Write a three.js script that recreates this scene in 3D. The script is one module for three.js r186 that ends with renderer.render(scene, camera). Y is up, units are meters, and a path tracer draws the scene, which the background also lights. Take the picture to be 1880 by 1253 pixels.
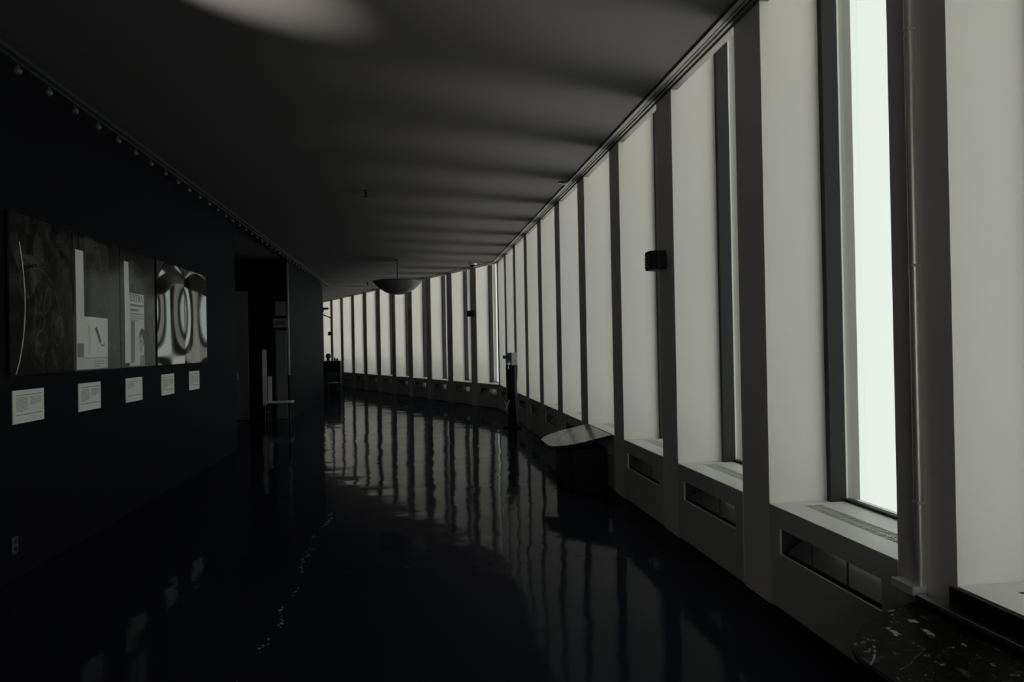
import * as THREE from 'three';
import { RoundedBoxGeometry } from 'three/addons/geometries/RoundedBoxGeometry.js';
import { mergeGeometries } from 'three/addons/utils/BufferGeometryUtils.js';
import { MarchingCubes } from 'three/addons/objects/MarchingCubes.js';

// ------------------------------------------------------------------ camera, sky, exposure
const FOCAL = 1320.65, RAD = Math.PI / 180;
const rgb0 = (r, g, b) => new THREE.Color().setRGB(r, g, b);
const scene = new THREE.Scene();
const camera = new THREE.PerspectiveCamera(2 * Math.atan(626.5 / FOCAL) / RAD, 1880 / 1253, 0.05, 400);
camera.position.set(0, 1.6016, 0);
camera.rotation.order = 'YXZ';
camera.rotation.set(0.0055, -7.80 * RAD, -0.0186);
scene.add(camera);
// bright, even fog outside: the same white-green in every direction
scene.background = new THREE.Color().setRGB(0.66, 0.72, 0.655);
// high sun from behind the core of the building: it never enters the windows, it lights the pale roof far below them
const sun = new THREE.DirectionalLight(rgb0(1, 0.95, 0.88), 50);
sun.position.set(-50, 90, 35); sun.target.position.set(0, 0, 0); sun.castShadow = true;
Object.assign(sun.shadow.camera, { left: -260, right: 260, top: 260, bottom: -260, near: 1, far: 600 });
sun.shadow.mapSize.set(2048, 2048); sun.shadow.camera.updateProjectionMatrix();
scene.add(sun, sun.target);
const renderer = new THREE.WebGLRenderer({ antialias: true });
renderer.toneMapping = THREE.LinearToneMapping;
renderer.toneMappingExposure = 1.28;
renderer.shadowMap.enabled = true;

// ------------------------------------------------------------------ measures (metres)
const BAY = 1.524, WALL_X = 2.124, PILLAR = 0.355, OPEN = BAY - PILLAR;
const SILL = 0.61, HEAD = 3.67, CEIL = 3.70, TOP = 4.15, LEFT_X = -2.831;
const FIRST = 1.7047 * BAY, CORNER_Z = -11.7561 * BAY, FIRST2 = 0.8033 * BAY, TURN = 21.83 * RAD;
const D2 = new THREE.Vector3(-Math.sin(TURN), 0, -Math.cos(TURN)), N2 = new THREE.Vector3(Math.cos(TURN), 0, -Math.sin(TURN));
const CORNER = new THREE.Vector3(WALL_X, 0, CORNER_Z);
const onFar = (u, inward = 0, y = 0) => CORNER.clone().addScaledVector(D2, u).addScaledVector(N2, -inward).setY(y);

// ------------------------------------------------------------------ helpers
let seed = 7;
const rnd = () => ((seed = (seed * 16807) % 2147483647) / 2147483647);
const used = new Map();
function numbered(n) { const k = used.get(n) || 0; used.set(n, k + 1); return k ? `${n}_${String(k).padStart(3, '0')}` : n; }
function mesh(name, geo, m, parent, label) {
  const o = new THREE.Mesh(geo, m); o.name = name; o.castShadow = o.receiveShadow = true;
  if (label) o.userData.label = label;
  parent.add(o); return o;
}
function thing(name, label, category, pos = [0, 0, 0], turn = 0, group) {
  const o = new THREE.Group(); o.name = numbered(name); scene.add(o); o.position.set(...pos); o.rotation.y = turn;
  o.userData = { label, category }; if (group) o.userData.group = group; return o;
}
function structure(name, label, category, pos = [0, 0, 0], turn = 0) {
  const o = new THREE.Group(); o.name = name; scene.add(o); o.position.set(...pos); o.rotation.y = turn;
  o.userData = { label, category, kind: 'structure' }; return o;
}
const B = (x0, x1, y0, y1, z0, z1) => new THREE.BoxGeometry(x1 - x0, y1 - y0, z1 - z0).translate((x0 + x1) / 2, (y0 + y1) / 2, (z0 + z1) / 2);
const RB = (x0, x1, y0, y1, z0, z1, r = 0.004) => new RoundedBoxGeometry(x1 - x0, y1 - y0, z1 - z0, 2, r).translate((x0 + x1) / 2, (y0 + y1) / 2, (z0 + z1) / 2);
function prism(pts, y0, y1) {          // outline in (x, z), raised from y0 to y1
  const s = new THREE.Shape(pts.map(([x, z]) => new THREE.Vector2(x, -z)));
  return new THREE.ExtrudeGeometry(s, { depth: y1 - y0, bevelEnabled: false, curveSegments: 16 }).rotateX(-Math.PI / 2).translate(0, y0, 0);
}
const lathe = (pts, n = 40) => new THREE.LatheGeometry(pts.map(([r, y]) => new THREE.Vector2(r, y)), n);
function rod(a, b, r, n = 12, r2 = r) {
  const A = new THREE.Vector3(...a), Bv = new THREE.Vector3(...b), d = Bv.clone().sub(A);
  const g = new THREE.CylinderGeometry(r2, r, d.length(), n);
  g.applyQuaternion(new THREE.Quaternion().setFromUnitVectors(new THREE.Vector3(0, 1, 0), d.normalize()));
  return g.translate((A.x + Bv.x) / 2, (A.y + Bv.y) / 2, (A.z + Bv.z) / 2);
}
const flat = (gs) => mergeGeometries(gs.map((g) => (g.index ? g.toNonIndexed() : g)));
const rgb = (r, g, b) => new THREE.Color().setRGB(r, g, b);
const mat = (c, roughness = 0.6, extra = {}) => new THREE.MeshPhysicalMaterial({ color: rgb(...c), roughness, ...extra });

function noiseTexture(size, octaves, seed0, lo, hi) {  // tileable value noise, grey
  const d = new Uint8Array(size * size * 4), v = new Float32Array(size * size);
  let s = seed0; const r = () => ((s = (s * 16807) % 2147483647) / 2147483647);
  for (const [n, a] of octaves) {
    const g = Array.from({ length: n * n }, r);
    for (let y = 0; y < size; y++) for (let x = 0; x < size; x++) {
      const fx = (x / size) * n, fy = (y / size) * n, x0 = Math.floor(fx), y0 = Math.floor(fy);
      let tx = fx - x0, ty = fy - y0; tx = tx * tx * (3 - 2 * tx); ty = ty * ty * (3 - 2 * ty);
      const at = (i, j) => g[((j + n) % n) * n + ((i + n) % n)];
      v[y * size + x] += a * ((at(x0, y0) * (1 - tx) + at(x0 + 1, y0) * tx) * (1 - ty) + (at(x0, y0 + 1) * (1 - tx) + at(x0 + 1, y0 + 1) * tx) * ty);
    }
  }
  const sum = octaves.reduce((q, [, a]) => q + a, 0);
  for (let i = 0; i < v.length; i++) { const q = Math.round(255 * (lo + (hi - lo) * v[i] / sum)); d.set([q, q, q, 255], i * 4); }
  const t = new THREE.DataTexture(d, size, size); t.wrapS = t.wrapT = THREE.RepeatWrapping; t.magFilter = THREE.LinearFilter; t.minFilter = THREE.LinearMipmapLinearFilter; t.generateMipmaps = true; t.needsUpdate = true; return t;
}
function canvasTexture(w, h, draw) {
  const c = document.createElement('canvas'); c.width = w; c.height = h; draw(c.getContext('2d'), w, h);
  const t = new THREE.CanvasTexture(c); t.colorSpace = THREE.SRGBColorSpace; t.anisotropy = 8; return t;
}

// ------------------------------------------------------------------ materials
const rippleTex = noiseTexture(512, [[10, 1], [23, 0.35], [60, 0.06]], 11, 0, 1); rippleTex.repeat.set(0.28, 0.28);
const paintTex = noiseTexture(256, [[8, 0.5], [40, 0.5]], 23, 0.93, 1); paintTex.colorSpace = THREE.SRGBColorSpace;
const M = {
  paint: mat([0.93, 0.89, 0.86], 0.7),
  darkPaint: mat([0.06, 0.06, 0.072], 0.6, { specularIntensity: 0.4 }),
  stone: mat([0.30, 0.29, 0.27], 0.8),
  frame: mat([0.035, 0.034, 0.036], 0.6, { specularIntensity: 0.5 }),
  bead: mat([0.85, 0.86, 0.84], 0.35),
  glass: new THREE.MeshPhysicalMaterial({ color: rgb(1, 1, 1), transmission: 1, thickness: 0, roughness: 0, ior: 1.45 }),
  convector: mat([0.72, 0.71, 0.68], 0.45),
  inside: mat([0.06, 0.06, 0.07], 0.6),
  alu: mat([0.86, 0.86, 0.85], 0.28, { metalness: 1 }),
  conduit: mat([0.85, 0.83, 0.80], 0.3, { metalness: 0.6 }),
  steel: mat([0.5, 0.5, 0.5], 0.3, { metalness: 1 }),
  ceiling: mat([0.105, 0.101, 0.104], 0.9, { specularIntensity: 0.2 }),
  fascia: mat([0.28, 0.27, 0.26], 0.7),
  rail: mat([0.24, 0.235, 0.23], 0.5),
  floor: mat([0.014, 0.0147, 0.0235], 0.07, { ior: 1.068, bumpMap: rippleTex, bumpScale: 0.004 }),
  wall: mat([0.0075, 0.0076, 0.0128], 0.7, { specularIntensity: 0.1 }),
  wallBand: mat([0.05, 0.05, 0.058], 0.5),
  black: mat([0.010, 0.010, 0.013], 0.6, { specularIntensity: 0.4 }),
  blackGloss: mat([0.01, 0.01, 0.012], 0.2),
  darkMetal: mat([0.04, 0.04, 0.045], 0.4),
  paper: mat([0.75, 0.74, 0.70], 0.8),
  globe: mat([0.10, 0.10, 0.10], 0.2),
  door: mat([0.14, 0.14, 0.155], 0.4),
};

// ------------------------------------------------------------------ room shell
const END2 = 20.6, OUT = 0.595, REAR_Z = 4.6;
const farEnd = onFar(END2), farEndOut = onFar(END2, -OUT), farInner = onFar(END2, 8.5);
const ceilCut = 0.06, ceilEnd = onFar(END2, -ceilCut);
const cornerOut = [WALL_X + OUT, CORNER_Z - OUT * Math.tan(TURN / 2)];
const outline = [[WALL_X + OUT, REAR_Z], cornerOut, [farEndOut.x, farEndOut.z], [farInner.x, farInner.z], [LEFT_X - 2.2, -23.343], [LEFT_X - 2.2, REAR_Z]];
const floor = mesh('floor', prism(outline, -0.2, 0), M.floor, scene);
floor.userData = { label: 'dark polished floor of the gallery mirroring the windows', category: 'floor', kind: 'structure' };
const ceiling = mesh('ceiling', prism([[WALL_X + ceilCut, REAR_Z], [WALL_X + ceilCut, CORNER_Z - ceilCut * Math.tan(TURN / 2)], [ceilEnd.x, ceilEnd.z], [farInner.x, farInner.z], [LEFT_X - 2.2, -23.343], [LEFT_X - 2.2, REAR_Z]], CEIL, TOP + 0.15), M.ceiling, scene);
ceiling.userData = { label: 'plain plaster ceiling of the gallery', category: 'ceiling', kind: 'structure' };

// window wall, built in its own axes: x outward, -z along the wall away from the camera
function windowWall(name, label, pos, turn, edges, from, to) {
  const w = structure(name, label, 'wall', pos, turn), IN = 0.496;
  edges.forEach((u) => {
    mesh('outer_fin', B(IN, OUT, -0.3, TOP + 0.15, -u - PILLAR, -u), M.stone, w);
    mesh('pillar', B(0, IN, 0, TOP, -u - PILLAR, -u), M.paint, w);
  });
  mesh('fascia', B(-0.002, 0.055, HEAD, CEIL, -to, -from), M.fascia, w);
  mesh('head_slab', B(0.055, OUT, TOP, TOP + 0.15, -to, -from), M.paint, w);
  mesh('spandrel', B(0.48, OUT, 0, SILL - 0.005, -to, -from), M.paint, w);
  return w;
}
let windowCount = 0;
function windowUnit(base, turn, label) {   // base: the opening's far jamb, on the wall's front plane; the opening runs to +z
  const w = structure(`window_${++windowCount}`, label, 'window', base, turn), F = 0.045;
  mesh('jamb', B(0.375, 0.475, SILL, TOP, 0, F), M.frame, w);
  mesh('jamb', B(0.375, 0.475, SILL, TOP, OPEN - F, OPEN), M.frame, w);
  mesh('sill_rail', B(0.462, 0.500, SILL, SILL + 0.018, F, OPEN - F), M.frame, w);
  mesh('head_rail', B(0.420, 0.500, TOP - 0.04, TOP, F, OPEN - F), M.frame, w);
  mesh('glazing_bead', B(0.475, 0.490, SILL + 0.018, TOP - 0.04, 0.022, F - 0.004), M.bead, w);
  mesh('glazing_bead', B(0.475, 0.490, SILL + 0.018, TOP - 0.04, OPEN - F + 0.004, OPEN - 0.022), M.bead, w);
  const p = new THREE.PlaneGeometry(OPEN - 0.08, TOP - SILL - 0.05).rotateY(Math.PI / 2).translate(0.494, (TOP + SILL) / 2 - 0.01, OPEN / 2);
  mesh('pane', p, M.glass, w);
  return w;
}
const edges1 = [], edges2 = [];
for (let k = -5; k <= 9; k++) edges1.push(FIRST + k * BAY);
for (let k = 0; k <= 12; k++) edges2.push(FIRST2 + k * BAY);
windowWall('wall_right', 'long window wall of deep white pillars', [WALL_X, 0, 0], 0, edges1, -REAR_Z, -CORNER_Z - 0.078);
windowWall('wall_far', 'angled window wall of pillars beyond the bend', CORNER.toArray(), TURN, edges2, 0.055, END2);
const NEAR10 = -(FIRST + 10 * BAY), e0 = onFar(0.055), e1 = onFar(0.055, -OUT);
const cornerPts = [[WALL_X, NEAR10], [WALL_X, CORNER_Z], [e0.x, e0.z], [e1.x, e1.z], cornerOut, [WALL_X + OUT, NEAR10]];
const wc = structure('wall_bend', 'folded pillar where the window wall bends', 'wall');
mesh('pillar', prism(cornerPts, 0, TOP + 0.15), M.paint, wc);

// rails along the top of the window walls
function topRail(name, label, pos, turn, from, to) {
  const t = structure(name, label, 'trim', pos, turn);
  mesh('rail', B(-0.118, -0.082, CEIL - 0.018, CEIL, -to, -from), M.rail, t);
  mesh('rail', B(-0.068, -0.050, CEIL - 0.014, CEIL, -to, -from), M.rail, t);
  mesh('rail', B(-0.034, -0.012, CEIL - 0.016, CEIL, -to, -from), M.rail, t);
}
topRail('trim_1', 'slim ceiling rails along the top of the long window wall', [WALL_X, 0, 0], 0, -REAR_Z, -CORNER_Z - 0.01);
topRail('trim_2', 'slim ceiling rails along the top of the angled window wall', CORNER.toArray(), TURN, 0.01, END2);

// windows and the convector casings below them
const slotShape = (() => {          // front panel with its long slot, in (z, y)
  const s = new THREE.Shape([[0.003, 0.012], [OPEN - 0.003, 0.012], [OPEN - 0.003, SILL - 0.004], [0.003, SILL - 0.004]].map((p) => new THREE.Vector2(...p)));
  s.holes.push(new THREE.Path([[0.117, 0.336], [0.117, 0.487], [OPEN - 0.117, 0.487], [OPEN - 0.117, 0.336]].map((p) => new THREE.Vector2(...p))));
  return s;
})();
const frontGeo = new THREE.ExtrudeGeometry(slotShape, { depth: 0.014, bevelEnabled: false }).rotateY(-Math.PI / 2).translate(0.012, 0, 0);
const G0 = 0.168, G1 = 0.278, GZ0 = 0.10, GZ1 = OPEN - 0.10;
const topGeo = flat([B(-0.002, G0, SILL - 0.003, SILL, 0.003, OPEN - 0.003), B(G1, 0.480, SILL - 0.003, SILL, 0.003, OPEN - 0.003), B(G0, G1, SILL - 0.003, SILL, 0.003, GZ0), B(G0, G1, SILL - 0.003, SILL, GZ1, OPEN - 0.003)]);
const grilleGeo = (() => {
  const gs = []; const n = 42;
  for (let i = 1; i < n; i++) { const z = GZ0 + (GZ1 - GZ0) * i / n; gs.push(B(G0, G1, SILL - 0.003, SILL - 0.001, z - 0.004, z + 0.004)); }
  gs.push(B((G0 + G1) / 2 - 0.003, (G0 + G1) / 2 + 0.003, SILL - 0.0035, SILL - 0.0015, GZ0, GZ1));
  return flat(gs);
})();
const deflectorGeo = new THREE.BoxGeometry(0.225, 0.003, OPEN - 0.24).rotateZ(Math.PI / 6).translate(0.137, 0.402, OPEN / 2);
const linerGeo = flat([B(0.012, 0.30, 0.02, 0.59, 0.004, 0.008), B(0.012, 0.30, 0.02, 0.59, OPEN - 0.008, OPEN - 0.004), B(0.30, 0.304, 0.02, 0.59, 0.01, OPEN - 0.01), B(0.012, 0.30, 0.30, 0.304, 0.01, OPEN - 0.01)]);
const bracketGeo = B(0.02, 0.03, 0.30, 0.50, -0.002, 0.002);
function convector(base, turn, label, group) {
  const c = thing('convector_heater', label, 'heater', base, turn, group);
  mesh('front_panel', frontGeo, M.convector, c);
  mesh('top_panel', topGeo, M.convector, c);
  mesh('grille', grilleGeo, M.convector, c).userData.kind = 'stuff';
  mesh('liner', linerGeo, M.inside, c);
  mesh('deflector', deflectorGeo, M.alu, c, 'bright metal deflector plate inside the slot');
  for (const z of [OPEN * 0.36, OPEN * 0.64]) { const b = mesh('bracket', bracketGeo, M.inside, c); b.position.z = z; }
  return c;
}
const ORD = ['first', 'second', 'third', 'fourth', 'fifth', 'sixth', 'seventh', 'eighth', 'ninth', 'tenth', 'eleventh', 'twelfth', 'thirteenth'];
for (let k = -4; k <= 10; k++) {
  const z = -(FIRST + k * BAY), seen = k >= 0;
  windowUnit([WALL_X, 0, z], 0, seen ? `tall narrow window, ${ORD[10 - k]} from the bend along the long wall` : 'tall narrow window farther back along the long wall');
  if (k < -1) continue;
  convector([WALL_X, 0, z], 0, k === 0 ? 'white convector casing behind the dark aerial map table with the skyline strip' : k === 4 ? 'convector casing behind the pale tilted map table by the window'
    : k === 1 ? 'white convector casing beside the pillar that carries a conduit' : k === -1 ? 'white convector casing farther back along the long window wall' : `convector casing under the ${ORD[10 - k]} window from the bend, long wall`,
  'convector casings under the windows of the long wall');
}
for (let k = 0; k <= 12; k++) {
  const p = onFar(FIRST2 + k * BAY).toArray();
  windowUnit(p, TURN, `tall narrow window, ${ORD[k]} from the bend along the angled wall`);
  convector(p, TURN, `convector casing under the ${ORD[k]} window from the bend, angled wall`, 'convector casings under the windows of the angled wall');
}
// the dark inner wall with its alcove, and the walls that close the gallery
const A0 = -12.066, A1 = -17.074, AX = LEFT_X - 2.0, CORE_Z = -23.343;
const wl = structure('wall_left', 'dark inner wall carrying the display panels', 'wall');
mesh('wall_face', B(LEFT_X - 0.2, LEFT_X, 0, CEIL, A0, REAR_Z), M.wall, wl);
mesh('wall_face', B(LEFT_X - 0.2, LEFT_X, 0, CEIL, CORE_Z, A1), M.wall, wl);
const wa = structure('wall_alcove', 'dark recess in the inner wall with the exit', 'wall');
mesh('wall_face', B(AX - 0.2, AX, 0, CEIL, A1, A0), M.wall, wa);
mesh('wall_face', B(AX, LEFT_X - 0.2, 0, CEIL, A1 - 0.2, A1), M.wall, wa);
mesh('wall_face', B(AX, LEFT_X - 0.2, 0, CEIL, A0, A0 + 0.2), M.wall, wa);
const we = structure('wall_end', 'end of the dark inner wall', 'wall');
mesh('wall_face', B(LEFT_X - 2.2, LEFT_X - 0.2, 0, CEIL, CORE_Z, CORE_Z + 0.2), M.wall, we);
const wr = windowWall('wall_rear', 'window wall across the gallery behind the viewer', [LEFT_X, 0, REAR_Z], -Math.PI / 2, [1.30, 1.30 + BAY, 1.30 + 2 * BAY], 0, WALL_X - LEFT_X);
mesh('pillar', B(0, OUT, 0, TOP, -(WALL_X - LEFT_X + OUT), -4.703), M.paint, wr); mesh('pillar', B(0, OUT, 0, TOP, -0.131, 2.2), M.paint, wr);
for (let k = 0; k < 3; k++) windowUnit([LEFT_X + 1.30 + k * BAY, 0, REAR_Z], -Math.PI / 2, 'tall narrow window in the wall behind the viewer');
const wf = structure('wall_close', 'dark wall closing the far arm of the gallery', 'wall');
mesh('wall_face', prism([[farEndOut.x, farEndOut.z], [farInner.x, farInner.z], [farInner.x + D2.x * 0.2, farInner.z + D2.z * 0.2], [farEndOut.x + D2.x * 0.2, farEndOut.z + D2.z * 0.2]], 0, CEIL), M.wall, wf);
mesh('wall_face', prism([[farInner.x, farInner.z], [LEFT_X - 2.2, -23.343], [LEFT_X - 2.4, -23.343], [farInner.x - 0.2, farInner.z]], 0, CEIL), M.wall, wf);

// soffit over the display wall
const soffit = mesh('trim_3', B(LEFT_X, -2.626, 3.627, 3.659, -23.565, REAR_Z), M.darkMetal, scene);
soffit.userData = { label: 'narrow soffit shelf along the top of the dark inner wall', category: 'trim', kind: 'structure' };
const guard = mesh('trim_4', flat([B(LEFT_X - 0.03, LEFT_X + 0.004, 1.003, 3.625, A1 + 0.001, A1 + 0.005), B(LEFT_X, LEFT_X + 0.004, 1.003, 3.625, A1 - 0.03, A1 + 0.005)]), M.steel, scene);
guard.userData = { label: 'thin metal guard on the far corner of the alcove', category: 'trim', kind: 'structure' };


// ------------------------------------------------------------------ far below outside: the sunlit roof that throws light up through the windows
const roof = thing('flat_roof', 'pale sunlit flat roof far below outside the windows', 'roof', [0, -60, 0], -66 * RAD);
mesh('roof_deck', B(-13, 13, -6, 0, -86, -34), mat([0.85, 0.84, 0.82], 0.9), roof);
mesh('parapet', flat([B(-13, -12.6, 0, 1, -86, -34), B(12.6, 13, 0, 1, -86, -34), B(-12.6, 12.6, 0, 1, -86, -85.6), B(-12.6, 12.6, 0, 1, -34.4, -34)]), M.stone, roof);

// ------------------------------------------------------------------ display wall
const ink = (g, v, a = 1) => { g.fillStyle = g.strokeStyle = `rgba(${v},${v},${v - 3 > 0 ? v - 3 : 0},${a})`; };
function darkPrint(g, w, h, s0) {            // mottled dark photograph as the ground of every panel
  let s = s0; const r = () => ((s = (s * 16807) % 2147483647) / 2147483647);
  ink(g, 12); g.fillRect(0, 0, w, h);
  for (let i = 0; i < 260; i++) { ink(g, 12 + Math.floor(r() * r() * 110), 0.35); g.beginPath(); g.ellipse(r() * w, r() * h, 6 + r() * 46, 10 + r() * 80, r() * 3, 0, 7); g.fill(); }
  return r;
}
function textBlock(g, x, y, w, lines, step, v, r) {
  ink(g, v, 0.8);
  for (let i = 0; i < lines; i++) for (let q = x; q < x + w * (i === lines - 1 ? 0.55 : 1);) { const l = 4 + r() * 13; g.fillRect(q, y + i * step, Math.min(l, x + w - q), step * 0.42); q += l + 3; }
}
const prints = [
  (g, w, h) => {                             // standing figure drawn in pale lines
    const r = darkPrint(g, w, h, 5); ink(g, 78, 0.6); g.lineWidth = 5;
    g.beginPath(); g.ellipse(w * 0.40, h * 0.20, 42, 62, 0, 0, 7); g.fill(); ink(g, 110, 0.55);
    g.beginPath(); g.moveTo(w * 0.2, h * 0.36); g.quadraticCurveTo(w * 0.42, h * 0.26, w * 0.62, h * 0.42); g.quadraticCurveTo(w * 0.76, h * 0.6, w * 0.86, h * 0.88); g.stroke();
    for (const [x, y, a, b] of [[0.24, 0.40, 0.1, 0.12], [0.40, 0.66, 0.08, 0.06], [0.44, 0.80, 0.09, 0.08], [0.72, 0.72, 0.07, 0.1], [0.52, 0.52, 0.04, 0.09], [0.40, 0.27, 0.09, 0.03]]) { g.beginPath(); g.ellipse(w * x, h * y, w * a, h * b, 0.3, 0, 7); g.stroke(); }
    for (let i = 0; i < 26; i++) { g.beginPath(); const x = w * (0.3 + r() * 0.35), y = h * (0.4 + r() * 0.5); g.moveTo(x, y); g.quadraticCurveTo(x + r() * 40 - 20, y + 30, x + r() * 60 - 30, y + 60); g.lineWidth = 2 + r() * 3; g.stroke(); }
    g.lineWidth = 9; g.beginPath(); g.moveTo(w * 0.1, h * 0.3); g.lineTo(w * 0.24, h * 0.52); g.moveTo(w * 0.62, h * 0.84); g.lineTo(w * 0.72, h * 0.98); g.stroke();
  },
  (g, w, h) => {                             // photograph above, pale sketch sheet with a feather below
    const r = darkPrint(g, w, h, 15); ink(g, 96, 0.5); g.fillRect(w * 0.12, h * 0.02, w * 0.62, h * 0.2); ink(g, 40, 0.7); g.fillRect(w * 0.42, h * 0.06, 8, h * 0.11); g.fillRect(w * 0.42, h * 0.06, 40, 7);
    ink(g, 236); g.fillRect(w * 0.04, h * 0.12, w * 0.15, h * 0.86); ink(g, 236); g.fillRect(w * 0.19, h * 0.60, w * 0.50, h * 0.39);
    ink(g, 214); g.fillRect(w * 0.04, h * 0.9, w * 0.65, h * 0.09); ink(g, 110, 0.8); g.fillRect(w * 0.05, h * 0.80, w * 0.13, h * 0.10);
    ink(g, 60); g.lineWidth = 6; g.beginPath(); g.moveTo(w * 0.42, h * 0.68); g.quadraticCurveTo(w * 0.50, h * 0.72, w * 0.52, h * 0.79); g.quadraticCurveTo(w * 0.57, h * 0.84, w * 0.62, h * 0.79); g.stroke();
    g.lineWidth = 3; for (let i = 0; i < 24; i++) { const t = i / 24, x = w * (0.42 + t * 0.1), y = h * (0.68 + t * 0.11); g.beginPath(); g.moveTo(x - 9, y + 6); g.lineTo(x + 13, y - 5); g.stroke(); }
    ink(g, 140, 0.7); g.lineWidth = 2; for (let i = 0; i < 16; i++) { g.beginPath(); g.arc(w * (0.25 + r() * 0.06), h * (0.66 + i * 0.014), 8, 0, 5); g.stroke(); }
    ink(g, 120, 0.7); g.fillRect(w * 0.20, h * 0.905, w * 0.48, 3); textBlock(g, w * 0.40, h * 0.93, w * 0.2, 3, 12, 130, r);
  },
  (g, w, h) => {                             // old newspaper front page with a portrait
    const r = darkPrint(g, w, h, 25); ink(g, 236); g.fillRect(w * 0.10, h * 0.10, w * 0.12, h * 0.86); ink(g, 120, 0.5); g.fillRect(w * 0.24, h * 0.08, w * 0.14, h * 0.2);
    ink(g, 222); g.fillRect(w * 0.22, h * 0.36, w * 0.40, h * 0.63); ink(g, 40); g.font = 'bold 52px serif'; g.fillText('EXTRA', w * 0.235, h * 0.43, w * 0.37);
    g.font = 'bold 30px serif'; textBlock(g, w * 0.235, h * 0.455, w * 0.37, 2, 26, 50, r); ink(g, 90); g.fillRect(w * 0.235, h * 0.535, w * 0.37, 4);
    ink(g, 110, 0.8); g.fillRect(w * 0.25, h * 0.60, w * 0.10, h * 0.36); textBlock(g, w * 0.25, h * 0.555, w * 0.34, 3, 11, 90, r);
    ink(g, 26); g.beginPath(); g.ellipse(w * 0.56, h * 0.74, 46, 50, 0, 0, 7); g.fill(); ink(g, 190); g.beginPath(); g.ellipse(w * 0.53, h * 0.80, 33, 50, 0.1, 0, 7); g.fill();
    ink(g, 45); g.beginPath(); g.ellipse(w * 0.515, h * 0.785, 7, 5, 0, 0, 7); g.fill(); g.fillRect(w * 0.50, h * 0.765, 22, 4); g.fillRect(w * 0.505, h * 0.845, 20, 4); ink(g, 150); g.fillRect(w * 0.50, h * 0.90, 70, 60);
  },
  (g, w, h) => {                             // dim interior photograph
    darkPrint(g, w, h, 35); ink(g, 60, 0.6); g.fillRect(w * 0.05, h * 0.05, w * 0.9, h * 0.16); ink(g, 150, 0.45); g.fillRect(w * 0.42, h * 0.44, w * 0.20, h * 0.55); ink(g, 40, 0.8); g.fillRect(w * 0.1, h * 0.6, w * 0.2, h * 0.4);
  },
  (g, w, h) => {                             // street photograph with pale fronts
    darkPrint(g, w, h, 45); ink(g, 84, 0.7); g.fillRect(0, 0, w, h * 0.2); ink(g, 168, 0.6); g.fillRect(w * 0.06, h * 0.3, w * 0.2, h * 0.7); g.fillRect(w * 0.5, h * 0.25, w * 0.16, h * 0.75); ink(g, 20, 0.9); g.fillRect(w * 0.06, h * 0.08, w * 0.2, h * 0.18); g.fillRect(w * 0.3, h * 0.45, w * 0.14, h * 0.55);
  },
];
const PANEL_W = 0.949, PANEL_H = 1.170, PITCH = 0.969, PANEL_Z = -5.479;
const bows = [[0.020, 0.2, 0.25], [0.008, -0.2, 0.1], [0.010, 0.25, -0.2], [-0.012, 0.0, 0.15], [-0.010, -0.1, 0.1]], gloss = [[0.4, 1.12], [0.15, 1.2], [0.15, 1.2], [0.03, 1.8], [0.03, 1.8]];
const panelLabels = ['dark display panel drawn with a pale standing figure', 'display panel with a pale sheet and a drawn feather', 'display panel with an old newspaper front page and portrait', 'display panel of a dim interior between newspaper and street panels', 'display panel of pale street fronts nearest the alcove'];
prints.forEach((draw, i) => {
  const p = thing('display_panel', panelLabels[i], 'panel', [LEFT_X, 1.448, PANEL_Z - PITCH * i], 0, 'row of display panels on the dark wall');
  const g = new THREE.BoxGeometry(PANEL_W, PANEL_H, 0.006, 48, 48, 1), a = g.attributes.position, [b, cu, cv] = bows[i];
  for (let k = 0; k < a.count; k++) {
    const u = a.getX(k) / (PANEL_W / 2), v = a.getY(k) / (PANEL_H / 2);
    a.setZ(k, a.getZ(k) + b * (1 - u * u) * (1 - v * v) * (1 + cu * u + cv * v) + Math.abs(Math.min(0, b)));
  }
  g.computeVertexNormals();
  g.rotateY(Math.PI / 2).translate(0.022, PANEL_H / 2, -PANEL_W / 2);
  mesh('glossy_sheet', g, new THREE.MeshPhysicalMaterial({ map: canvasTexture(512, 632, draw), roughness: gloss[i][0], ior: gloss[i][1] }), p);
  if (!i) {
    const c = new THREE.CatmullRomCurve3([[0.040, 0.963, -0.111], [0.046, 0.770, -0.144], [0.05, 0.53, -0.159], [0.048, 0.289, -0.135], [0.04, 0.096, -0.091], [0.03, 0.01, -0.063]].map((q) => new THREE.Vector3(...q)));
    mesh('edge_wire', new THREE.TubeGeometry(c, 40, 0.0032, 8), M.bead, p, 'pale curved wire');
  }
  mesh('mount', B(0.001, 0.014, 0.02, PANEL_H - 0.02, -PANEL_W + 0.02, -0.02), M.black, p);
});
const plaqueGeo = new RoundedBoxGeometry(0.435, 0.241, 0.008, 1, 0.002);
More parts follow.
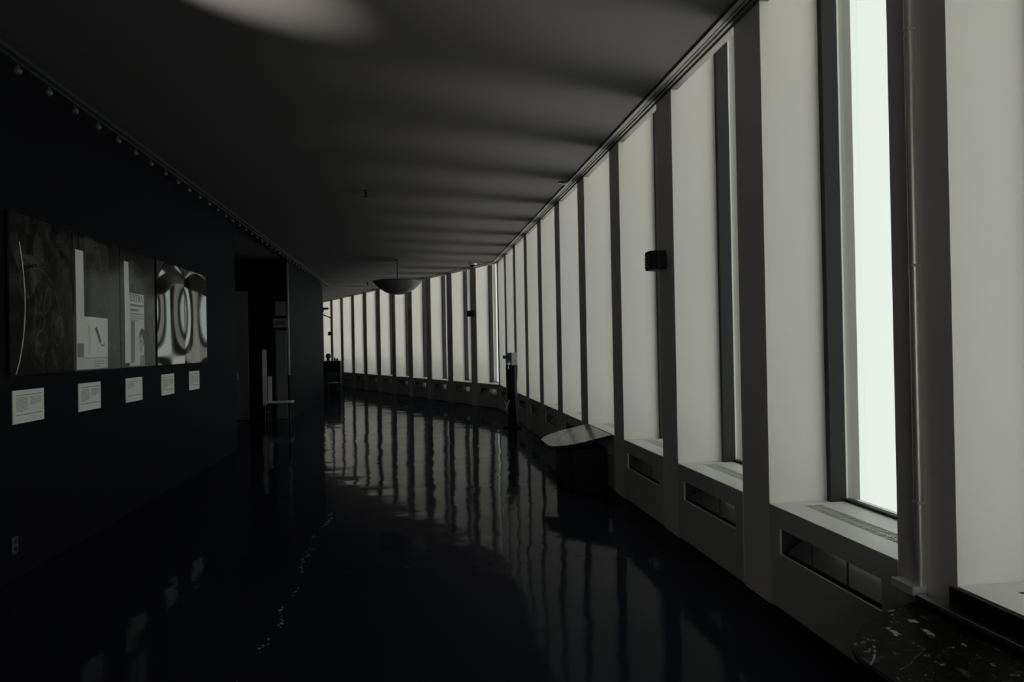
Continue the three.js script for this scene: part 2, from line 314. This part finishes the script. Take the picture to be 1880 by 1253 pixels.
for (let i = 0; i < 5; i++) {
  const tex = canvasTexture(452, 250, (g, w, h) => {
    let s = 91 + i * 7; const r = () => ((s = (s * 16807) % 2147483647) / 2147483647);
    ink(g, 244); g.fillRect(0, 0, w, h); ink(g, 70); g.fillRect(w * 0.08, h * 0.14, w * 0.84, 4); g.fillRect(w * 0.08, h * 0.74, w * 0.84, 4);
    textBlock(g, w * 0.10, h * 0.22, w * 0.36, i === 2 ? 6 : 12, 9.5, 85, r); textBlock(g, w * 0.54, h * 0.22, w * 0.36, [7, 7, 0, 9, 11][i], 9.5, 105, r);
  });
  const q = thing('caption_plaque', `white caption plaque under the ${['pale standing figure', 'sheet with the drawn feather', 'newspaper front page', 'dim interior', 'street fronts'][i]} panel`, 'plaque', [LEFT_X, 1.220, -5.537 - 1.013 * i - 0.2175], Math.PI / 2, 'caption plaques under the display panels');
  const pg = plaqueGeo.clone().translate(0, 0, 0.005);
  mesh('board', pg, M.paper, q);
  mesh('printed_sheet', new THREE.PlaneGeometry(0.431, 0.237).translate(0, 0, 0.0096), new THREE.MeshPhysicalMaterial({ map: tex, roughness: 0.6 }), q);
}
const outlet = thing('wall_outlet', 'small wall outlet plate low on the dark wall', 'outlet', [LEFT_X, 0.247, -5.542], Math.PI / 2);
mesh('cover_plate', new RoundedBoxGeometry(0.075, 0.118, 0.010, 2, 0.004).translate(0, 0, 0.006), M.darkPaint, outlet);
for (const y of [-0.026, 0.026]) mesh('socket', new THREE.CylinderGeometry(0.016, 0.016, 0.004, 20).rotateX(Math.PI / 2).translate(0, y, 0.012), M.black, outlet);

// bulbs under the soffit
const strip = thing('bulb_strip', 'long row of small globe bulbs under the soffit edge', 'light strip', [-2.696, 3.627, 0]);
mesh('rail', B(-0.025, 0.025, -0.012, 0, -23.5, -4.5), M.darkMetal, strip);
const bulbGeo = lathe([[0.0001, -0.078], [0.012, -0.076], [0.022, -0.068], [0.027, -0.056], [0.027, -0.046], [0.022, -0.034], [0.013, -0.026], [0.011, -0.012]], 20);
for (let i = -1; i <= 42; i++) { const b = mesh('bulb', bulbGeo, M.globe, strip); b.position.z = -5.418 - 0.4276 * i; }

// ------------------------------------------------------------------ alcove: doors, exit sign, stand
const d1 = structure('door_1', 'tall grey door at the back of the alcove', 'door', [-4.565, 0, A1]);
mesh('leaf', RB(0, 0.838, 0.01, 2.939, 0.002, 0.045), M.door, d1); mesh('handle', rod([0.60, 0.92, 0.075], [0.60, 1.08, 0.075], 0.011), M.steel, d1);
mesh('handle_post', flat([rod([0.60, 0.94, 0.045], [0.60, 0.94, 0.075], 0.007), rod([0.60, 1.06, 0.045], [0.60, 1.06, 0.075], 0.007)]), M.steel, d1);
const d2 = structure('door_2', 'narrow grey door leaf under the exit sign', 'door', [-3.125, 0, A1]);
mesh('leaf', RB(0, 0.246, 0.01, 2.033, 0.002, 0.04), M.door, d2); mesh('transom_panel', RB(0, 0.246, 2.37, 2.698, 0.002, 0.03), M.door, d2);
const ex = thing('exit_sign', 'exit sign box with dark letters on the alcove wall', 'sign', [-3.003, 2.093, A1]);
mesh('housing', RB(-0.166, 0.166, 0, 0.220, 0.001, 0.055, 0.006), M.darkMetal, ex);
mesh('face', new THREE.PlaneGeometry(0.322, 0.208).translate(0, 0.110, 0.0562), new THREE.MeshPhysicalMaterial({ roughness: 0.5, map: canvasTexture(384, 248, (g, w, h) => {
  ink(g, 120); g.fillRect(0, 0, w, h); ink(g, 12); g.font = 'bold 150px sans-serif'; g.textAlign = 'center'; g.fillText('EXIT', w * 0.54, h * 0.72, w * 0.64); g.lineWidth = 16; g.beginPath(); g.moveTo(w * 0.17, h * 0.34); g.lineTo(w * 0.08, h * 0.5); g.lineTo(w * 0.17, h * 0.66); g.stroke();
}) }), ex);
const st = thing('panel_stand', 'low stand with two upright pale boards in the alcove', 'stand', [-3.178, 0, -16.66]);
mesh('plinth', RB(-0.058, 0.48, 0.405, 0.440, -0.16, 0.16), M.paper, st, 'pale plinth board');
mesh('tall_board', RB(-0.175, -0.085, 0.35, 1.60, -0.02, 0.0, 0.002), M.paper, st);
mesh('short_board', RB(-0.055, 0.033, 0.440, 1.003, 0.02, 0.04, 0.002), M.paper, st);
for (const [x, z] of [[-0.04, -0.13], [-0.04, 0.13], [0.44, -0.13], [0.44, 0.13]]) mesh('leg', rod([x, 0, z], [x, 0.405, z], 0.015), M.darkMetal, st);
mesh('brace', flat([rod([-0.13, 0.0, -0.01], [-0.13, 0.36, -0.01], 0.014), rod([-0.13, 0.2, -0.01], [-0.04, 0.2, -0.13], 0.01)]), M.darkMetal, st);

// ------------------------------------------------------------------ ceiling fittings
const bowl = thing('pendant_bowl_lamp', 'wide shallow bowl lamp hanging from the ceiling', 'lamp', [-0.356, CEIL, -17.53]);
bowl.scale.setScalar(0.925);
mesh('canopy', lathe([[0.0001, -0.03], [0.06, -0.03], [0.075, -0.02], [0.08, 0]], 28), M.darkMetal, bowl);
mesh('stem', rod([0, -0.03, 0], [0, -0.88, 0], 0.013), M.darkMetal, bowl);
mesh('bowl', lathe([[0.0001, -0.905], [0.16, -0.890], [0.32, -0.835], [0.46, -0.745], [0.56, -0.650], [0.615, -0.585], [0.635, -0.560], [0.628, -0.555], [0.60, -0.585], [0.54, -0.655], [0.44, -0.745], [0.30, -0.820], [0.14, -0.872], [0.0001, -0.885]], 64), mat([0.13, 0.13, 0.13], 0.35, { side: THREE.DoubleSide }), bowl);
mesh('rim_band', new THREE.TorusGeometry(0.634, 0.010, 10, 64).rotateX(Math.PI / 2).translate(0, -0.558, 0), M.darkMetal, bowl);
for (let i = 0; i < 3; i++) { const a = i * 2.094 + 0.4; mesh('arm', rod([0, -0.70, 0], [0.56 * Math.cos(a), -0.64, 0.56 * Math.sin(a)], 0.008), M.darkMetal, bowl); }
function sprinkler(x, z, label) {
  const s = thing('sprinkler_head', label, 'sprinkler', [x, CEIL, z], 0, 'sprinkler heads on the ceiling');
  mesh('flange', lathe([[0.0001, -0.012], [0.04, -0.010], [0.05, 0]], 20), M.darkMetal, s);
  mesh('stem', rod([0, -0.09, 0], [0, -0.01, 0], 0.018), M.darkMetal, s);
  mesh('deflector', lathe([[0.0001, -0.10], [0.045, -0.098], [0.045, -0.092], [0.0001, -0.09]], 16), M.darkMetal, s);
}
sprinkler(-1.427, -23.56, 'sprinkler head on the ceiling beyond the bowl lamp');
sprinkler(-0.591, -9.76, 'sprinkler head on the ceiling before the bowl lamp');
const dome = thing('dome_camera', 'dark dome camera on the ceiling near the bend of the window wall', 'camera', [1.534, CEIL, -18.30]);
mesh('collar', lathe([[0.0001, -0.035], [0.085, -0.035], [0.10, -0.02], [0.10, 0]], 28), M.paper, dome);
mesh('dome', new THREE.SphereGeometry(0.078, 24, 12, 0, 6.284, Math.PI / 2, Math.PI / 2).translate(0, -0.035, 0), M.blackGloss, dome);
const hook = thing('rail_clip', 'small clip fixed to the rail at the ceiling', 'clip', [1.998, CEIL - 0.013, -9.10]);
mesh('plate', RB(-0.06, 0, -0.02, 0.012, -0.05, 0.05), M.rail, hook); mesh('tongue', RB(-0.11, -0.055, -0.012, 0.0, -0.02, 0.02), M.rail, hook);

// spotlight on the inner wall, behind the camera's view, thrown at the ceiling
const spotAt = new THREE.Vector3(LEFT_X + 0.32, 2.35, -2.5), spotTo = new THREE.Vector3(-1.06, CEIL, -4.12), spotDir = spotTo.clone().sub(spotAt).normalize();
const sp = thing('wall_spotlight', 'small black spotlight on the dark inner wall aimed at the ceiling', 'spotlight', [LEFT_X, 2.35, -2.5]);
mesh('wall_plate', new THREE.CylinderGeometry(0.05, 0.05, 0.02, 24).rotateZ(Math.PI / 2).translate(0.011, 0, 0), M.darkMetal, sp);
mesh('arm', rod([0.02, 0, 0], [0.27, 0, 0], 0.010), M.darkMetal, sp);
const can = new THREE.Group(); can.name = 'lamp_head'; can.position.set(0.32, 0, 0); can.quaternion.setFromUnitVectors(new THREE.Vector3(0, 1, 0), spotDir); sp.add(can);
mesh('can', lathe([[0.0001, -0.09], [0.04, -0.085], [0.05, -0.06], [0.055, 0.075], [0.050, 0.075], [0.046, 0.03], [0.0001, 0.03]], 28), M.darkMetal, can);
mesh('lens', new THREE.CylinderGeometry(0.045, 0.045, 0.004, 24).translate(0, 0.045, 0), new THREE.MeshStandardMaterial({ color: rgb(0.4, 0.4, 0.4), emissive: rgb(1, 0.93, 0.8), emissiveIntensity: 2 }), can);
const spot = new THREE.SpotLight(rgb(1, 0.93, 0.82), 80, 0, 11 * RAD, 0.8, 2);
spot.position.copy(spotAt).addScaledVector(spotDir, 0.085); spot.target.position.copy(spotTo); spot.castShadow = true; spot.shadow.radius = 2; scene.add(spot, spot.target);

// ------------------------------------------------------------------ speakers on the pillars
function speaker(pos, turn, label) {
  const s = thing('wall_speaker', label, 'speaker', pos, turn, 'small speakers on the window pillars');
  mesh('bracket', RB(-0.03, 0.0, -0.05, 0.05, -0.05, 0.05), M.darkMetal, s);
  const sh = new THREE.Shape([[-0.03, -0.105], [-0.03, 0.105], [-0.10, 0.09], [-0.15, 0.055], [-0.15, -0.055], [-0.10, -0.09]].map((p) => new THREE.Vector2(...p)));
  mesh('body', new THREE.ExtrudeGeometry(sh, { depth: 0.15, bevelEnabled: true, bevelSize: 0.004, bevelThickness: 0.004, bevelSegments: 2 }).rotateX(-Math.PI / 2).translate(0, -0.075, 0), M.black, s);
  for (let i = 0; i < 5; i++) mesh('louvre', RB(-0.162, -0.152, -0.058 + i * 0.025, -0.046 + i * 0.025, -0.05, 0.05, 0.002), M.darkMetal, s);
}
speaker([WALL_X, 2.29, -5.86], 0, 'black wall speaker on a pillar of the long window wall');
const p862 = onFar(FIRST2 + 0.20, 0, 2.46); speaker(p862.toArray(), TURN, 'black wall speaker on the first full pillar past the bend');
const p607 = onFar(FIRST2 + 9 * BAY + 0.18, 0, 2.24); speaker(p607.toArray(), TURN, 'black wall speaker on a far pillar beside the counter');

// conduit on the nearest pillar
const co = thing('conduit', 'pale cable conduit with a box running up a pillar', 'conduit', [WALL_X, 0, -2.785]);
mesh('pipe', new THREE.CylinderGeometry(0.019, 0.019, 3.12, 24).translate(-0.020, 2.10, 0), M.conduit, co);
mesh('box', RB(-0.07, -0.001, 0.515, 0.555, -0.125, 0.02, 0.005), M.convector, co);
for (const y of [0.9, 1.9, 2.9]) mesh('clamp', RB(-0.0415, -0.001, y, y + 0.012, -0.021, 0.021, 0.003), M.convector, co);

// ------------------------------------------------------------------ map tables at the windows
function cityPrint(g, w, h, s0, base, light) {     // oblique aerial photograph: dark blocks, pale roofs and streets
  let s = s0; const r = () => ((s = (s * 16807) % 2147483647) / 2147483647);
  ink(g, base); g.fillRect(0, 0, w, h);
  const quad = (x, y, a, b, t) => { g.beginPath(); g.moveTo(x, y); g.lineTo(x + a * Math.cos(t), y + a * Math.sin(t)); g.lineTo(x + a * Math.cos(t) - b * Math.sin(t + 0.4), y + a * Math.sin(t) + b * Math.cos(t + 0.4)); g.lineTo(x - b * Math.sin(t + 0.4), y + b * Math.cos(t + 0.4)); g.closePath(); };
  for (let i = 0; i < 2600; i++) {               // roofs, shaded blocks, yards
    const x = r() * w, y = r() * h, big = i < 300 ? 2.6 : i < 1200 ? 1 : 0.38, a = big * (6 + r() * 34), b = big * (5 + r() * 20), t = 0.6 + (r() < 0.5 ? 0 : 1.2) + (r() - 0.5) * 0.3, v = r();
    const q = v > 0.93 ? light * (0.3 + 0.7 * r()) : v > 0.7 ? base + (light - base) * 0.25 * r() : base * (0.4 + 0.9 * r());
    ink(g, Math.floor(q), 0.8); quad(x, y, a, b, t); g.fill();
    ink(g, Math.floor(base * 0.3), 0.75); quad(x, y + b * 0.6, a, b * 0.35, t); g.fill();
  }
  for (let i = 0; i < 16; i++) {                 // broken pale streets and ramps
    let x = r() * w, y = r() * h, t = r() * 6; g.lineWidth = 2 + r() * r() * 16;
    for (let k = 0; k < 7; k++) { ink(g, Math.floor(light * (0.35 + 0.5 * r())), 0.8); g.beginPath(); g.moveTo(x, y); const l = 12 + r() * 46; x += l * Math.cos(t); y += l * Math.sin(t); g.lineTo(x, y); g.stroke(); t += (r() - 0.4) * 0.5; if (r() < 0.4) { x += 14 * Math.cos(t); y += 14 * Math.sin(t); } }
  }
}
function tableOutline(dep, W, r) {               // in (into the room, along the wall): square to the wall, round at the room end
  const s = new THREE.Shape(); s.moveTo(0, 0); s.lineTo(dep - r, 0); s.absellipse(dep - r, r, r, r, -Math.PI / 2, 0, false); s.lineTo(dep, W - r); s.absellipse(dep - r, W - r, r, r, 0, Math.PI / 2, false); s.lineTo(0, W); s.closePath(); return s;
}
function mapTable(zFar, W, yTop, drop, tex, label, gloss, riser, dep = 0.65, r = 0.36) {
  const t = thing('map_table', label, 'table', [WALL_X - 0.026, 0, zFar]);
  const tilt = Math.asin(drop / dep);
  const place = (g, lift) => g.rotateX(-Math.PI / 2).rotateY(Math.PI).translate(0, lift, 0).rotateZ(tilt).translate(0, yTop, 0);   // shape x -> -x, shape y -> +z
  const o = tableOutline(dep, W, r);
  mesh('board', place(new THREE.ExtrudeGeometry(o, { depth: 0.022, bevelEnabled: true, bevelSize: 0.004, bevelThickness: 0.004, bevelSegments: 2, curveSegments: 24 }), -0.03), M.black, t);
  const pg = new THREE.ShapeGeometry(tableOutline(dep - 0.006, W - 0.012, r), 24), uv = pg.attributes.uv, ps = pg.attributes.position;
  for (let i = 0; i < uv.count; i++) uv.setXY(i, ps.getX(i) / dep, ps.getY(i) / W);
  pg.translate(0, 0.006, 0);
  mesh('aerial_print', place(pg, 0.0), new THREE.MeshPhysicalMaterial({ map: tex, roughness: gloss, ior: riser ? 1.12 : 1.33 }), t);
  mesh('pedestal', B(-dep * 0.62, -0.03, 0, yTop - drop * 0.7 - 0.06, W * 0.06, W * 0.94), M.black, t);
  if (riser) {
    mesh('back_rail', RB(-0.045, -0.002, yTop + 0.005, yTop + 0.026, 0.02, W, 0.003), M.steel, t);
    mesh('skyline_strip', B(-0.010, -0.002, yTop + 0.027, 0.612, 0.17, W), M.black, t);
    mesh('skyline_print', new THREE.PlaneGeometry(W - 0.17, 0.612 - yTop - 0.029).rotateY(-Math.PI / 2).translate(-0.0106, (0.612 + yTop + 0.027) / 2, 0.085 + W / 2), new THREE.MeshPhysicalMaterial({ roughness: 0.4, map: canvasTexture(1024, 96, (g, w, h) => {
      let s = 77; const q = () => ((s = (s * 16807) % 2147483647) / 2147483647); ink(g, 8); g.fillRect(0, 0, w, h); ink(g, 96); g.lineWidth = 2; g.beginPath(); g.moveTo(w * 0.0, h * 0.8);
      let y = h * 0.8; for (let x = w * 0.08; x < w; x += 8 + q() * 26) { g.lineTo(x, y); y = h * (0.15 + q() * 0.7); g.lineTo(x, y); } g.stroke();
    }) }), t);
  }
  return t;
}
mapTable(-8.665, 1.125, 0.612, 0.135, canvasTexture(512, 860, (g, w, h) => cityPrint(g, w, h, 31, 110, 240)), 'tilted map table with a pale aerial print at the window', 0.18, false);
mapTable(-2.77, 1.16, 0.505, 0.11, canvasTexture(768, 1330, (g, w, h) => cityPrint(g, w, h, 57, 17, 235)), 'dark aerial map table with a skyline strip behind it', 0.35, true, 0.47, 0.30);

// ------------------------------------------------------------------ coin viewer at the window
const vw = thing('coin_viewer', 'coin-operated binocular viewer on a dark tapered post', 'viewer', [1.86, 0, -13.75]);
mesh('post', lathe([[0.0001, 0], [0.17, 0], [0.17, 0.03], [0.085, 0.05], [0.075, 0.4], [0.085, 0.9], [0.098, 1.22], [0.0001, 1.22]], 28), M.black, vw);
mesh('head', RB(-0.02, 0.115, 1.20, 1.455, -0.10, 0.10, 0.02), M.steel, vw, 'grey metal head');
mesh('side_housing', RB(-0.085, -0.02, 1.26, 1.45, -0.09, 0.09, 0.015), M.darkMetal, vw);
mesh('eyepiece', rod([-0.085, 1.37, 0.02], [-0.145, 1.37, 0.04], 0.032), M.darkMetal, vw); mesh('eyepiece', rod([-0.085, 1.37, -0.055], [-0.145, 1.37, -0.035], 0.032), M.darkMetal, vw);
mesh('coin_dial', new THREE.TorusGeometry(0.036, 0.010, 10, 28).translate(0.045, 1.27, 0.104), M.alu, vw); mesh('coin_slot', new THREE.CylinderGeometry(0.022, 0.022, 0.02, 20).rotateX(Math.PI / 2).translate(0.045, 1.27, 0.106), M.steel, vw);
mesh('lever', rod([-0.06, 1.30, 0.10], [-0.075, 1.14, 0.11], 0.010), M.alu, vw); mesh('chain_rod', rod([0.115, 1.20, 0.09], [0.075, 0.52, 0.09], 0.008), M.alu, vw);
mesh('foot_brace', rod([-0.05, 0.55, 0.05], [-0.145, 0.36, 0.08], 0.012), M.alu, vw); mesh('foot_brace', rod([-0.05, 0.40, -0.05], [-0.14, 0.50, -0.06], 0.006), M.steel, vw);

// ------------------------------------------------------------------ counter at the far end, its keeper, chair and camera
const ct = thing('reception_counter', 'tall dark counter at the end of the inner wall', 'counter', [-3.15, 0, -26.4]);
mesh('front_panel', B(-0.60, 0.56, 0.06, 1.12, 0.27, 0.30), M.black, ct); mesh('side_panel', B(0.53, 0.56, 0.06, 1.12, -0.30, 0.27), M.black, ct); mesh('side_panel', B(-0.60, -0.57, 0.06, 1.12, -0.30, 0.27), M.black, ct);
mesh('top', RB(-0.62, 0.58, 1.12, 1.155, -0.32, 0.32, 0.006), M.darkMetal, ct); mesh('kick_board', B(-0.58, 0.54, 0, 0.06, 0.20, 0.25), M.black, ct); mesh('shelf', B(-0.57, 0.53, 0.70, 0.73, -0.30, 0.26), M.darkMetal, ct);
const cup = thing('pen_cup', 'small dark cup of pens on the counter', 'cup', [-2.72, 1.156, -26.4]);
mesh('cup', lathe([[0.0001, 0], [0.035, 0], [0.038, 0.07], [0.034, 0.07], [0.030, 0.006], [0.0001, 0.006]], 20), M.black, cup); mesh('pen', rod([0, 0.007, 0], [0.028, 0.13, 0.0], 0.005), M.black, cup); mesh('pen', rod([0.01, 0.007, 0], [-0.028, 0.125, 0.01], 0.005), M.black, cup);
const bottle = thing('bottle', 'small dark bottle beside the pen cup', 'bottle', [-2.80, 1.156, -26.38]);
mesh('body', lathe([[0.0001, 0], [0.028, 0], [0.030, 0.01], [0.030, 0.07], [0.012, 0.095], [0.012, 0.11], [0.0001, 0.11]], 20), M.black, bottle); mesh('cap', rod([0, 0.111, 0], [0, 0.125, 0], 0.014), M.darkMetal, bottle);

function blob(bones, lo, hi, cell, k) {           // tapered capsules joined by a smooth minimum, meshed
  const size = Math.max(hi[0] - lo[0], hi[1] - lo[1], hi[2] - lo[2]), n = Math.ceil(size / cell), mc = new MarchingCubes(n, new THREE.MeshBasicMaterial(), false, false, 400000);
  mc.isolation = 0; const half = size / 2, c = [0, 1, 2].map((i) => (lo[i] + hi[i]) / 2);
  for (let z = 0; z < n; z++) for (let y = 0; y < n; y++) for (let x = 0; x < n; x++) {
    const p = [x, y, z].map((q, i) => c[i] + ((q - n / 2) / (n / 2)) * half); let d = 1;
    for (const [a, b, ra, rb] of bones) {
      const ab = [0, 1, 2].map((i) => b[i] - a[i]), ap = [0, 1, 2].map((i) => p[i] - a[i]), L = ab[0] ** 2 + ab[1] ** 2 + ab[2] ** 2 || 1e-9;
      const t = Math.min(1, Math.max(0, (ab[0] * ap[0] + ab[1] * ap[1] + ab[2] * ap[2]) / L)), e = Math.hypot(ap[0] - ab[0] * t, ap[1] - ab[1] * t, ap[2] - ab[2] * t) - (ra + (rb - ra) * t);
      const m = Math.max(0, k - Math.abs(d - e)) / k; d = Math.min(d, e) - m * m * k * 0.25;
    }
    mc.field[z * n * n + y * n + x] = -d;
  }
  mc.update();
  const g = new THREE.BufferGeometry(), N = mc.count;
  g.setAttribute('position', new THREE.BufferAttribute(mc.positionArray.slice(0, N * 3), 3)); g.setAttribute('normal', new THREE.BufferAttribute(mc.normalArray.slice(0, N * 3), 3));
  return g.scale(half, half, half).translate(...c);
}
const pe = thing('person', 'person in dark clothes seated behind the tall counter', 'person', [-3.12, 0, -27.2]);
const arm = (s) => [[[s * 0.17, 1.04, 0], [s * 0.22, 0.80, 0.10], 0.050, 0.042], [[s * 0.22, 0.80, 0.10], [s * 0.12, 0.78, 0.32], 0.040, 0.030], [[s * 0.12, 0.78, 0.32], [s * 0.10, 0.775, 0.40], 0.032, 0.022],
  ...[-0.024, -0.008, 0.008, 0.024].map((q, i) => [[s * 0.10 + q, 0.772, 0.40], [s * 0.10 + q * 1.3, 0.758, 0.46 + [0.01, 0.02, 0.018, 0.008][i]], 0.010, 0.008]), [[s * 0.10 - s * 0.02, 0.775, 0.36], [s * 0.06 - s * 0.01, 0.765, 0.41], 0.011, 0.009]];
const leg = (s) => [[[s * 0.09, 0.62, 0.02], [s * 0.12, 0.60, 0.40], 0.085, 0.062], [[s * 0.12, 0.60, 0.40], [s * 0.12, 0.16, 0.36], 0.056, 0.038], [[s * 0.12, 0.13, 0.34], [s * 0.13, 0.11, 0.48], 0.040, 0.034]];
mesh('body', flat([blob([[[0, 0.64, 0], [0, 0.86, -0.01], 0.14, 0.125], [[0, 0.86, -0.01], [0, 1.02, 0], 0.135, 0.11], [[-0.13, 1.05, 0], [0.13, 1.05, 0], 0.065, 0.065], [[0, 1.08, 0.0], [0, 1.20, 0.015], 0.055, 0.050], ...arm(-1), ...arm(1), ...leg(-1), ...leg(1)], [-0.5, 0.05, -0.45], [0.5, 1.25, 0.55], 0.016, 0.05),
  blob([[[0, 1.30, 0.0], [0, 1.325, -0.01], 0.078, 0.080], [[0, 1.22, 0.035], [0, 1.28, 0.03], 0.045, 0.062], [[0, 1.275, 0.085], [0, 1.255, 0.102], 0.010, 0.014], [[-0.078, 1.27, 0], [-0.080, 1.30, 0], 0.012, 0.015], [[0.078, 1.27, 0], [0.080, 1.30, 0], 0.012, 0.015], [[0, 1.16, 0.01], [0, 1.22, 0.01], 0.05, 0.052]], [-0.13, 1.14, -0.13], [0.13, 1.42, 0.13], 0.006, 0.02)]), M.black, pe);
mesh('hair', new THREE.SphereGeometry(0.092, 28, 18, 0, 6.284, 0, 1.75).scale(1, 1.02, 1.08).rotateX(-0.35).translate(0, 1.322, -0.008), M.black, pe);
const so = thing('stool', 'round stool under the seated person', 'stool', [-3.12, 0, -27.22]);
mesh('seat', lathe([[0.0001, 0.45], [0.17, 0.45], [0.18, 0.47], [0.17, 0.495], [0.0001, 0.495]], 28), M.black, so); mesh('column', rod([0, 0.03, 0], [0, 0.45, 0], 0.025), M.darkMetal, so); mesh('base', lathe([[0.0001, 0], [0.20, 0], [0.20, 0.015], [0.03, 0.035], [0.0001, 0.035]], 28), M.darkMetal, so); mesh('foot_ring', new THREE.TorusGeometry(0.17, 0.008, 8, 32).rotateX(Math.PI / 2).translate(0, 0.11, 0), M.darkMetal, so);

const ch = thing('side_chair', 'low side chair with a pale side beside the dark counter', 'chair', [-2.72, 0, -24.85], 0.4);
mesh('seat', RB(-0.22, 0.22, 0.42, 0.46, -0.22, 0.22, 0.012), M.door, ch); mesh('side_panel', RB(0.185, 0.215, 0.17, 0.42, -0.10, 0.20, 0.006), M.paper, ch, 'pale side panel'); mesh('backrest', RB(-0.22, 0.22, 0.46, 0.78, -0.24, -0.21, 0.01), M.black, ch);
for (const [x, z] of [[-0.2, -0.2], [0.2, -0.2], [-0.2, 0.2], [0.2, 0.2]]) mesh('leg', rod([x, 0, z], [x, 0.42, z], 0.013), M.darkMetal, ch);
const cam = thing('security_camera', 'dark security camera on a bracket at the end of the inner wall', 'camera', [LEFT_X, 2.833, -23.28]);
mesh('wall_plate', RB(0.0005, 0.015, -0.30, 0.04, -0.05, 0.05, 0.003), M.darkMetal, cam); mesh('body', RB(0.02, 0.19, -0.005, 0.055, -0.05, 0.05, 0.01), M.black, cam); mesh('bracket', rod([0.012, -0.16, 0], [0.25, -0.27, 0], 0.016), M.darkMetal, cam); mesh('neck', rod([0.012, -0.10, 0], [0.05, 0.0, 0], 0.014), M.darkMetal, cam);

// ------------------------------------------------------------------ worn joint along the floor
const jt = thing('floor_joint', 'thin broken pale joint line along the dark floor', 'floor joint', [-0.83, 0, 0]);
const chips = [];
for (let z = -3.4; z > -7.2; z -= 0.012 + rnd() * 0.05) {
  const w = 0.0015 + rnd() * rnd() * 0.009, l = 0.003 + rnd() * rnd() * 0.02, x = 0.03 * Math.sin(z * 2.3) + 0.02 * Math.sin(z * 7.1) + (rnd() - 0.5) * 0.03;
  if (Math.sin(z * 5.3) + Math.sin(z * 13.7) < -0.3) continue;
  chips.push(new THREE.CylinderGeometry(w, w * 1.1, 0.003, 5).scale(1, 1, l / w).rotateY(rnd() * 3).translate(x, 0.0015, z));
}
mesh('chips', flat(chips), mat([0.22, 0.22, 0.24], 0.4), jt).userData.kind = 'stuff';

renderer.render(scene, camera);
